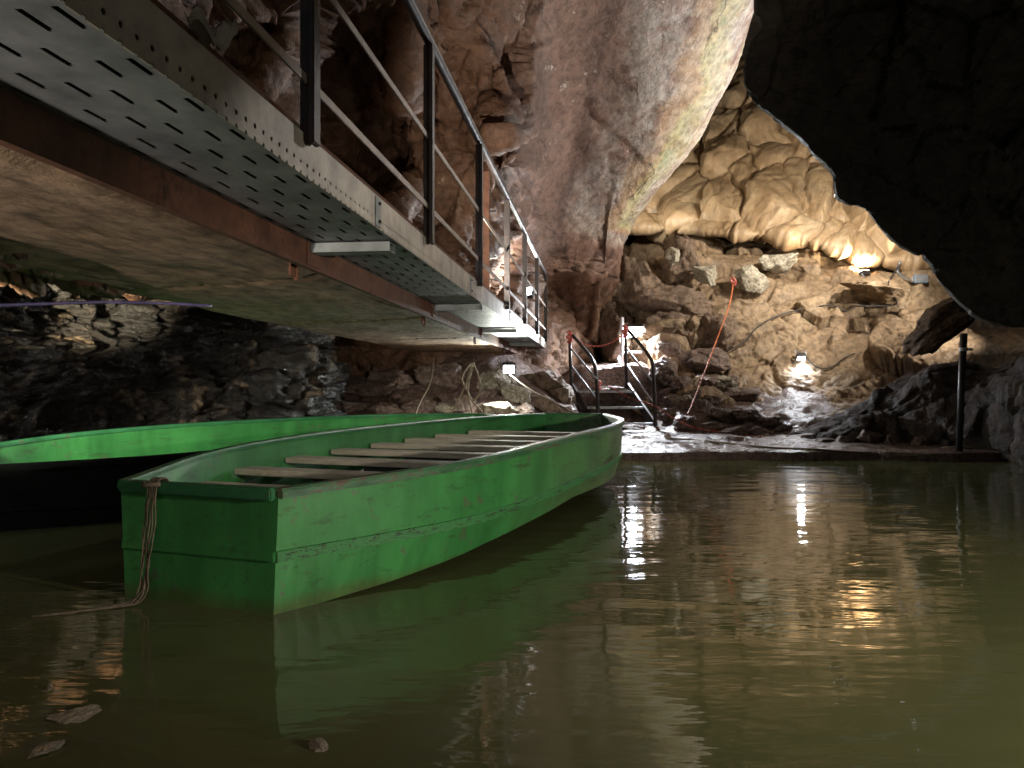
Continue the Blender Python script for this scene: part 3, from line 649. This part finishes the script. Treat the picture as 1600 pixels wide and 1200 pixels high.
# cloth lying on the edge of the deck
bm = bmesh.new()
G = [[Vector((i / 9 - .5, j / 7 - .5, 0)) for j in range(8)] for i in range(10)]
g = [[None] * 8 for _ in range(10)]
for i in range(10):
    for j in range(8):
        u, w = i / 9, j / 7
        z = .035 * math.sin(u * 7 + w * 3) + .02 * math.sin(w * 9 - u * 4) + .05 * w * (1 - u) + .03
        g[i][j] = bm.verts.new((.20 * (u - .5) + .02 * math.sin(w * 6), .26 * (w - .5) + .02 * math.sin(u * 8), z))
for i in range(9):
    for j in range(7): bm.faces.new((g[i][j], g[i + 1][j], g[i + 1][j + 1], g[i][j + 1]))
bmesh.ops.solidify(bm, geom=bm.faces[:], thickness=.006)
bmesh.ops.scale(bm, vec=(.55, .5, 1.1), verts=bm.verts)
o = obj("crumpled_cloth", bm, M_RAG, smooth=True); P = at(330, 78, 1.98); o.location = (P.x, P.y, H(.87)); o.rotation_euler = (0, 0, .4)
tag(o, "crumpled off-white cloth lying on the edge of the walkway deck", "cloth")

# ------------------------------------------------------------------ stairs
P0 = at(975, 685, 11.8)
st = thing("metal_stairs", "dark steel steps with bent tube handrails leading up from the bank", "stairs", (P0.x, P0.y, .1))
def L(px, py, Y): return at(px, py, Y) - st.location
for a, b in (((893, 604, 12.75), (948, 694, 11.55)), ((980, 604, 12.75), (1040, 690, 11.55))):
    bm = bmesh.new(); bar(bm, L(*a), L(*b), .035, .14); obj("stringer", bm, M_STEEL if a[0] < 900 else M_GREYM, st)
for (xa, xb, y, Y) in ((903, 990, 612, 12.55), (917, 1004, 637, 12.2), (938, 1022, 662, 11.85)):
    bm = bmesh.new(); a, b = L(xa, y, Y), L(xb, y, Y); bar(bm, a, b, .26, .035); obj("tread", bm, M_GREYM, st, bev=.004)
for pts in ([(890, 520, 12.7), (891, 560, 12.7), (893, 606, 12.7)], [(977, 512, 12.7), (978, 560, 12.7), (979, 612, 12.7)]):
    bm = bmesh.new(); tube(bm, [L(*p) for p in pts], .028, 10); obj("post", bm, M_STEEL, st, smooth=True)
for pts in ([(889, 518, 12.7), (905, 536, 12.4), (922, 557, 12.1), (930, 575, 11.9), (933, 610, 11.75), (935, 655, 11.7)], [(976, 510, 12.7), (995, 532, 12.4), (1013, 555, 12.0), (1020, 572, 11.8), (1022, 610, 11.65), (1025, 684, 11.6)]):
    bm = bmesh.new(); tube(bm, curve([L(*p) for p in pts], 6), .029, 10); obj("handrail", bm, M_STEEL, st, smooth=True)
for a, b in (((892, 545, 12.7), (932, 592, 11.75)), ((893, 572, 12.7), (934, 626, 11.72)), ((978, 543, 12.7), (1022, 600, 11.7)), ((978, 568, 12.7), (1023, 634, 11.65))):
    bm = bmesh.new(); tube(bm, [L(*a), L(*b)], .017, 8); obj("mid_rail", bm, M_GREYM, st, smooth=True)
# pipe railing behind the stairs
a = at(973, 560, 13.6); pr = thing("pipe_railing", "pale pipe railing behind the top of the stairs, white lit", "railing", (a.x, a.y, a.z))
def L2(px, py, Y): return at(px, py, Y) - pr.location
bm = bmesh.new(); tube(bm, curve([L2(972, 496, 13.6), L2(972, 530, 13.6), L2(972, 566, 13.6), L2(980, 585, 13.5)], 5), .03, 8); obj("post", bm, M_WHITE, pr, smooth=True)
bm = bmesh.new(); tube(bm, curve([L2(1003, 551, 13.6), L2(980, 551, 13.6), L2(968, 556, 13.6), L2(970, 570, 13.4), L2(1000, 600, 13)], 5), .024, 8); obj("rail", bm, M_WHITE, pr, smooth=True)

# ------------------------------------------------------------------ lamps
bpy.context.view_layer.update(); DG = bpy.context.evaluated_depsgraph_get(); EYE = Vector((0, 0, CH))
def on(px, py, off=0.0, skip=()):
    """point on the first rock the sight line meets, stepped back towards the eye"""
    d = at(px, py, 1.0) - EYE; d.normalize(); o = EYE.copy(); hits = None
    for _ in range(12):
        ok, loc, nrm, _i, ob, _m = SC.ray_cast(DG, o, d)
        if not ok: return at(px, py, 12)
        if ob.get("kind") == "structure" and ob.name != "water" or ob.name.startswith(("flowstone", "boulder")):
            if ob.name.startswith('overhanging'): o = loc + d * .01; continue
            return loc - d * off
        o = loc + d * .01
    return loc
WARM, COOL, NEUT = (1, .72, .40), (.88, .93, 1), (1, .9, .78)
E_COOL = emit_mat("lamp_face_cool", (.9, .95, 1), 14); E_WARM = emit_mat("lamp_face_warm", (1, .85, .6), 14)
def flood(label, P, target, w, h, power, col, spot=None, emat=None, cage=True, group="floodlights in the cave"):
    t = thing("floodlight", label, "lamp", P, 0, group)
    d = (Vector(target) - P).normalized(); q = d.to_track_quat('-Z', 'Y').to_matrix()
    bm = bmesh.new(); box(bm, q @ Vector((0, 0, .045)), (w, h, .09), q); obj("housing", bm, M_BLK, t, bev=.008)
    bm = bmesh.new(); box(bm, q @ Vector((0, 0, -.004)), (w * .88, h * .84, .006), q); obj("lens", bm, emat or E_COOL, t)
    bm = bmesh.new()
    for s in (-1, 1): bar(bm, q @ Vector((s * (w / 2 + .012), 0, .05)), q @ Vector((s * (w / 2 + .012), h * .2, .16)), .012, .03)
    bar(bm, q @ Vector((-(w / 2 + .012), h * .2, .16)), q @ Vector((w / 2 + .012, h * .2, .16)), .03, .012); obj("yoke", bm, M_GREYM, t)
    lamp('SPOT' if spot else 'POINT', "lamp_light", P + d * .06, power, col, t, target, .05, spot or 0, .7)
    return t

# ------------------------------------------------------------------ boulders
def rock_mesh(seed, sub=4, planes=15, rough=.05):
    rng = np.random.default_rng(seed); bm = bmesh.new(); bmesh.ops.create_icosphere(bm, subdivisions=sub, radius=1)
    V = np.array([tuple(v.co) for v in bm.verts]); nrm = rng.normal(size=(planes, 3)); nrm /= np.linalg.norm(nrm, axis=1, keepdims=True)
    dd = rng.uniform(.55, .95, planes); t = V @ nrm.T; rr = np.where(t > .15, dd / np.maximum(t, .15), 9).min(1); rr = np.minimum(rr, 1.15)
    P = V * rr[:, None]; P *= (1 + rough * fbm(P * 2.2 + seed * 3.1, 5, seed) + .5 * rough * facet(P * 2.3 + seed, seed + 1, 1, .5, .4))[:, None]
    for v, q in zip(bm.verts, P): v.co = q
    me = bpy.data.meshes.new("boulder"); bm.to_mesh(me); bm.free(); me.polygons.foreach_set("use_smooth", [True] * len(me.polygons)); return me
ROCKS = [rock_mesh(k + 40, 5, 18, .17) for k in range(9)]
def boulder(px, py, w, h, mat, label, Y=None, d=None, rot=None, group=None, sink=.0):
    """a rock filling about w x h photo pixels, seated on the ground behind it"""
    P = at(px, py, Y) if Y else on(px, py)
    Y = P.y; sx, sz = w / F * Y * .62, h / F * Y * .62; sy = d or (sx + sz) / 2
    me = ROCKS[R.randrange(len(ROCKS))].copy(); me.materials.clear(); me.materials.append(mat)
    a = R.uniform(0, 6.28) if rot is None else None
    T = Matrix.Rotation(a, 4, 'Z') @ Matrix.Rotation(R.uniform(-.5, .5), 4, 'X') if rot is None else Matrix.Identity(4)
    me.transform(T); me.transform(Matrix.Diagonal((sx, sy, sz, 1)))
    if rot is not None: me.transform(Matrix.Rotation(rot, 4, 'Y'))
    zmin = min(v.co.z for v in me.vertices); me.transform(Matrix.Translation((0, 0, -zmin)))
    o = bpy.data.objects.new("boulder", me); C.objects.link(o); o.location = (P.x, P.y, P.z + zmin)
    return tag(o, label, "rock", group)
GR = "loose rocks on the bank and around the stairs"
M_BR = rock_mat("brown_block_rock", (.10, .065, .045), (.2, .14, .095), (.3, .23, .16), 1.6, (.5, .85), 1.2)
# blocks and boulders at the foot of the flowstone
boulder(1012, 478, 92, 150, M_BR, "large smooth dark brown rock leaning below the flowstone's left end", 14.9, .8, -.45)
boulder(1066, 412, 62, 66, M_BR, "dark brown boulder in front of the brightest gap beside the flowstone", 14.7, .5)
boulder(962, 535, 60, 90, M_BR, "brown boulder at the foot of the ceiling rock, left of the white lamp", 14.3, .6)
boulder(1062, 478, 130, 52, M_BR, "broad striated brown block under the boulders left of the orange hose", 13.9, .6, .12)
boulder(1052, 514, 92, 46, M_BR, "cracked reddish brown block just above the white-capped boulder", 13.7, .5, 0)
boulder(1108, 520, 56, 70, M_BR, "upright brown block beside the orange hose", 13.7, .5, .1)
boulder(1052, 546, 44, 40, M_RUB, "rounded boulder with a white lit cap right of the stair handrail", 13.4, .25)
boulder(1108, 562, 70, 40, M_RUB, "low grey brown block left of the hanging orange hose", 13.2, .4)
boulder(1036, 580, 50, 36, M_RUB, "grey rock wedged beside the right handrail of the stairs", 12.9, .35)
boulder(1172, 436, 46, 40, M_PALE, "white lit rock just below the flowstone lip beside the red knot", 14.1, .25)
boulder(1104, 428, 34, 36, M_PALE, "pale angular rock perched left of the white lit rock", 14.2, .25)
boulder(1212, 410, 60, 34, M_PALE, "pale cracked rock under the middle lobes of the flowstone", 14.3, .3)
boulder(1052, 402, 20, 26, M_PALE, "small pale stone on the dark boulder beside the bright gap", 14.1, .15)
boulder(1372, 450, 90, 30, M_WALL, "brown ledge rock jutting below the warm floodlight", 13.3, .5, .15)
boulder(1480, 500, 140, 52, M_BR, "long dark slab tilted on the right slope behind the pole", 10.5, .5, -.55)
# loose rocks right of the stairs
for px, py, w, h, mt, lb in ((1156, 622, 66, 34, M_RUB, "largest loose brown rock on the bank right of the orange hose"), (1126, 604, 44, 24, M_PALE, "pale flat rock right of the orange hose's lower end"), (1098, 598, 36, 22, M_RUB, None), (1064, 606, 40, 26, M_RUB, None),
        (1092, 640, 46, 26, M_RUB, None), (1132, 652, 50, 24, M_RUB, None), (1110, 670, 56, 24, M_RUB, None), (1066, 632, 36, 24, M_PALE, "pale rock at the lower end of the orange hose"), (1046, 652, 34, 24, M_RUB, None), (1076, 664, 36, 22, M_RUB, None), (1170, 652, 44, 22, M_RUB, None),
        (1200, 662, 42, 18, M_RUB, None), (1146, 676, 40, 18, M_RUB, None), (1186, 678, 34, 16, M_RUB, None), (1050, 625, 30, 18, M_RUB, None), (1116, 628, 30, 18, M_RUB, None), (1142, 596, 30, 16, M_RUB, None), (1084, 616, 24, 16, M_RUB, None), (1222, 672, 30, 14, M_RUB, None), (960, 622, 60, 40, M_RUB, "rock under the stair treads"), (990, 672, 50, 20, M_RUB, "flat rock under the lowest stair tread")):
    boulder(px, py, w, h, mt, lb or "grey brown loose rock in the rubble between the stairs and the right wall", group=GR)
for px, py, w, h, lb in ((1357, 685, 34, 26, "squarish dark stone, largest in the row along the right bank"), (1394, 690, 30, 16, "flat dark stone in the middle of the right bank row"), (1440, 694, 34, 18, "grey stone at the right end of the row, left of the pole"), (1318, 690, 24, 14, "small dark stone left of the squarish one on the right bank"), (1286, 690, 30, 14, "low dark stone at the left end of the right bank row")):
    boulder(px, py, w, h, M_RUB, lb, group=GR)
# rubble wall behind the boats
for px, py, w, h, mt, lb in ((776, 600, 56, 44, M_PALE, "largest pale greenish rock right under the round floodlight"), (806, 622, 44, 36, M_PALE, "pale greenish rock to the right of the largest lit one"), (784, 640, 54, 30, M_PALE, "pale blocky rock at the near boat's rim, lowest of the lit ones"), (760, 622, 26, 30, M_RUB, "brown rock left of the lit pale rocks"),
        (842, 598, 74, 38, M_BR, "broad dark reddish block above the rubble wall near the walkway's end"), (876, 622, 50, 44, M_BR, "dark reddish block beside the stairs' left stringer"), (846, 634, 60, 34, M_BR, "dark reddish block in the middle of the rubble wall"), (818, 646, 40, 26, M_RUB, "low rubble block right of the lowest lit rock"), (880, 652, 50, 24, M_BR, "lowest reddish block left of the stairs"),
        (702, 640, 50, 24, M_PALE, "pale grey rock behind the far boat's bow, left of the ropes"), (655, 640, 46, 36, M_RUB, "brown rock by the thin hose behind the far boat"), (730, 636, 34, 26, M_RUB, "brown rock under the hanging ropes"), (566, 610, 90, 44, M_RUB, "long grey rock behind the far boat, right of the wet buttress"), (612, 600, 70, 50, M_RUB, "grey sloping rock behind the far boat, left of the thin hose"), (540, 636, 60, 24, M_RUB, "low grey rock at the foot of the wet buttress"), (600, 640, 56, 26, M_RUB, "low grey rock behind the middle of the far boat"), (700, 590, 70, 50, M_RUB, "dark brown rock behind the hanging ropes")):
    boulder(px, py, w, h, mt, lb, group="rocks of the rubble wall behind the boats")
DG = bpy.context.evaluated_depsgraph_get(); bpy.context.view_layer.update()

# ------------------------------------------------------------------ pole, cables, ropes, small things
a = at(1498, 719, 8.85); pole = thing("mooring_pole", "tall thin black pole standing at the water's edge on the right", "pole", (a.x, a.y, 0))
bm = bmesh.new(); tube(bm, [at(1498, 726, 8.85) - a + Vector((0, 0, a.z)), at(1502, 610, 8.85) - a + Vector((0, 0, a.z)), at(1506, 521, 8.85) - a + Vector((0, 0, a.z))], [.036, .036, .039], 14); obj("shaft", bm, M_BLK, pole, smooth=True)
bm = bmesh.new(); q = at(1505, 546, 8.85) - a + Vector((0, 0, a.z)); tube(bm, [q - Vector((0, 0, .02)), q + Vector((0, 0, .02))], .043, 14); box(bm, q + Vector((.07, -.01, 0)), (.07, .004, .03)); obj("tape_band", bm, M_WHITE, pole)
def strand(name, label, cat, pts, r, mat, n=8, group=None):
    bm = bmesh.new(); tube(bm, curve(pts, n), r, 6); return tag(obj(name, bm, mat, smooth=True), label, cat, group)
strand("cable", "black cable sagging across the brown back wall to the box on the right", "cable", [on(x, y, .06) for x, y in ((1135, 550), (1165, 532), (1182, 512), (1212, 495), (1250, 484), (1297, 477), (1320, 486), (1340, 478), (1398, 476))] + [on(x, y, .06) for x, y in ((1392, 455), (1388, 442), (1396, 428), (1407, 412))], .014, M_CABLE)
strand("hose", "orange hose hanging from the red knot down to the rocks on the bank", "hose", [at(1146, 440, 13.7), at(1140, 475, 13.3), at(1124, 520, 12.7), at(1106, 568, 12.1), at(1082, 630, 11.4), at(1074, 648, 11.2)], .010, M_ORANGE)
strand("rope", "red knotted rope tied to the rock at the top of the orange hose", "rope", [at(1142, 437, 13.7), at(1149, 443, 13.65), at(1148, 437, 13.6), at(1144, 434, 13.7), at(1143, 441, 13.62), at(1149, 446, 13.7), at(1146, 440, 13.6)], .018, M_ROPER)
strand("rope", "thin pale brown rope lying along the shore to the right of the pole", "rope", [on(x, y, .03) for x, y in ((1040, 684), (1110, 690), (1200, 699), (1283, 703), (1367, 709), (1440, 713))] + [at(1500, 718, 8.8), at(1535, 724, 8.7), at(1580, 736, 8.2)], .012, M_ROPE)
strand("rope", "pale rope sagging behind the pole into the dark on the right", "rope", [at(1470, 700, 9.2), at(1500, 698, 9.0), at(1530, 700, 8.9), at(1563, 701, 8.8), at(1600, 690, 8.6), at(1640, 684, 8.4)], .011, M_ROPE)
strand("rope", "orange rope slung from the right stair post across the loose rocks", "rope", [at(950, 602, 12.0), at(985, 622, 11.8), at(1022, 634, 11.6), at(1050, 652, 11.3), at(1085, 668, 11.0), at(1120, 674, 10.9)] + [on(1165, 680, .03), on(1190, 683, .03)], .008, M_ROPER)
strand("cable", "thin pink cable running down from the round floodlight to the stairs", "cable", [at(796, 585, 10.9), at(830, 610, 10.6), at(868, 630, 10.4), at(900, 647, 10.3)], .011, M_ROPE)
strand("barrier_rope", "red and white rope slung between the two top stair posts", "rope", [at(888, 524, 12.7), at(900, 532, 12.7), at(916, 539, 12.7), at(935, 541, 12.7), at(956, 535, 12.7), at(976, 520, 12.7)], .011, M_ROPER)
for px, py, lb in ((890, 522, "red cloth knotted round the left stair post"), (977, 513, "red cloth knotted round the top of the right stair post"), (934, 598, "red rope knot half way down the left handrail")):
    strand("rope_knot", lb, "knot", [at(px - 4, py - 4, 12.62), at(px + 4, py, 12.6), at(px - 4, py + 5, 12.6), at(px + 3, py + 9, 12.6), at(px - 2, py + 13, 12.62), at(px + 3, py + 2, 12.58)], .026, M_ROPER, 5)
strand("hose", "thin brown hose hanging behind the far boat", "hose", [at(678, 558, 10.8), at(676, 580, 10.8), at(670, 604, 10.7), at(656, 630, 10.5), at(648, 652, 10.3)], .011, M_ROPE)
for k, pts in enumerate((((738, 566), (728, 600), (716, 625), (704, 648)), ((740, 566), (732, 600), (734, 620), (755, 646)), ((740, 568), (748, 590), (750, 612), (742, 625)), ((736, 566), (722, 590), (730, 612), (738, 646)))):
    strand("hanging_rope", ("rope bundle strand slanting left to the far boat's bow", "rope bundle strand running right to the near boat's rim", "rope bundle strand with a short loose end", "rope bundle strand in the middle, hanging straight")[k], "rope", [at(x, y, 10.2 + .05 * k) for x, y in pts], .013, M_ROPE, group="ropes hanging under the walkway's far end")
strand("conduit", "violet plastic conduit running level in front of the dark rocks under the slab", "conduit", [at(-40, 478, 4.5), at(60, 475, 4.7), at(160, 472, 4.9), at(260, 474, 5.1), at(330, 478, 5.4)], .011, M_PURP)
strand("cable", "thin black wire trailing right from the wall floodlight", "cable", [on(x, y, .05) for x, y in ((1258, 556), (1270, 570), (1286, 576), (1302, 572), (1318, 560), (1336, 552))], .010, M_CABLE)
jb = on(1438, 436, .12); t = thing("junction_box", "blue grey box on the rock below the right edge of the flowstone", "box", jb)
bm = bmesh.new(); box(bm, (0, 0, 0), (.24, .10, .15)); obj("case", bm, M_BLUE, t, bev=.012)
bm = bmesh.new(); box(bm, (0, -.053, .01), (.2, .012, .11)); obj("cover", bm, M_GREYM, t, bev=.004)
bm = bmesh.new(); tube(bm, curve([on(1406, 410, .08) - jb, on(1402, 424, .08) - jb, on(1415, 436, .08) - jb, Vector((-.13, 0, -.02))], 6), .03, 8); obj("pipe", bm, M_GREYM, t, smooth=True)
# things floating near the camera
def floater(px, py, w, h, seed, label):
    Y = CH * F / (py - HY); me = ROCKS[seed % len(ROCKS)].copy(); me.materials.clear(); me.materials.append(M_SCRAP)
    me.transform(Matrix.Diagonal((w / F * Y * .6, h / F * Y * 1.1, .011, 1))); me.transform(Matrix.Rotation(R.uniform(.3, .9), 4, 'Z'))
    o = bpy.data.objects.new("floating_scrap", me); C.objects.link(o); o.location = ((px - 800) / F * Y, Y, .004); tag(o, label, "scrap", "pale scraps floating near the camera")
floater(122, 1118, 70, 26, 1, "longest pale scrap of bark floating at the lower left")
floater(72, 1172, 50, 22, 2, "pale scrap floating just below the longest one, lower left corner")
floater(500, 1168, 26, 18, 3, "small pale scrap floating alone below the near boat")
floater(78, 1076, 7, 8, 4, "tiny pale speck floating above the longest scrap, left edge")

# lamp at the foot of the flowstone
flood("floodlight at the foot of the ochre flowstone shining up it, warm glow", on(1350, 424, .30), on(1336, 385), .18, .13, 125, (1, .80, .55), 165, E_WARM)
flood("small floodlight fixed on the right brown wall, lighting a white patch below", on(1252, 560, .11), on(1256, 600), .14, .11, 18, COOL, 150)
flood("broad floodlight behind the stair handrail, brightest white lamp in the cave", at(992, 519, 13.7), at(965, 600, 12.4), .36, .24, 250, COOL, 178)
flood("round floodlight above the pale greenish rubble behind the boats", at(795, 577, 10.9), at(800, 650, 9.6), .17, .14, 100, (.95, 1, .88), 178)
flood("starry lamp tucked under the far end of the walkway", at(868, 562, 15.2), at(868, 640, 12), .16, .16, 110, COOL, 160)
flood("lamp glimpsed through the walkway railing on the left wall", on(826, 455, .5), on(740, 330), .12, .16, 60, NEUT, 170)
flood("tiny lamp on the edge of the black overhanging rock beside the flowstone", at(1309, 303, 12.0), at(1150, 230, 16.5), .10, .10, 80, NEUT, 172)
flood("hidden lamp high behind the black overhang lighting the pale ceiling edge", at(1400, 190, 11.0), at(1020, 100, 10.8), .2, .2, 290, (1, .96, .92), 140)
flood("hidden lamp behind the lower edge of the ceiling rock, lighting the flowstone's left folds", at(975, 335, 15.2), at(1110, 250, 17.2), .2, .2, 100, (1, .93, .8), 120)
flood("hidden lamp behind the pole and the overhang, shining across the brown back wall", at(1640, 430, 10.9), at(1250, 510, 13.6), .2, .2, 170, NEUT, 90)
flood("added fill lamp hidden behind the middle of the overhang, facing the back wall and flowstone", at(1430, 255, 11.4), at(1180, 400, 15.0), .2, .2, 310, (1, .90, .76), 130)  # fill light added to brighten the back wall and flowstone
flood("added fill lamp hidden on the walkway deck, shining up at the ceiling rock", Vector((-.62, 6.0, 1.76)), at(1010, 150, 11.0), .2, .2, 300, NEUT, 78)  # added out of sight to light the ceiling rock from the front
flood("lamp behind the left bank pointed at the far boat and the wet rocks", Vector((-3.35, 3.0, 1.15)), Vector((-2.65, 6.2, .36)), .2, .2, 480, (1, .95, .80), 38)
flood("narrow warm lamp behind the left bank, lighting a patch of rock by the slab", Vector((-3.2, 3.0, .9)), Vector((-3.72, 5.95, 1.43)), .12, .12, 3200, (1, .88, .62), 15)
flood("added unseen lamp on the left bank behind the camera, shining up under the walkway", Vector((-1.8, -1.4, .75)), Vector((-1.75, 2.5, 2.9)), .2, .2, 400, (1, .86, .72), 62)  # unseen source added to light the slab and tray from below
flood("added unseen lamp on the right bank outside the picture, shining across the water", Vector((3.6, .2, 1.1)), Vector((1.5, 3.0, .0)), .2, .2, 270, NEUT, 78)  # unseen source added for the near boat's side and the water
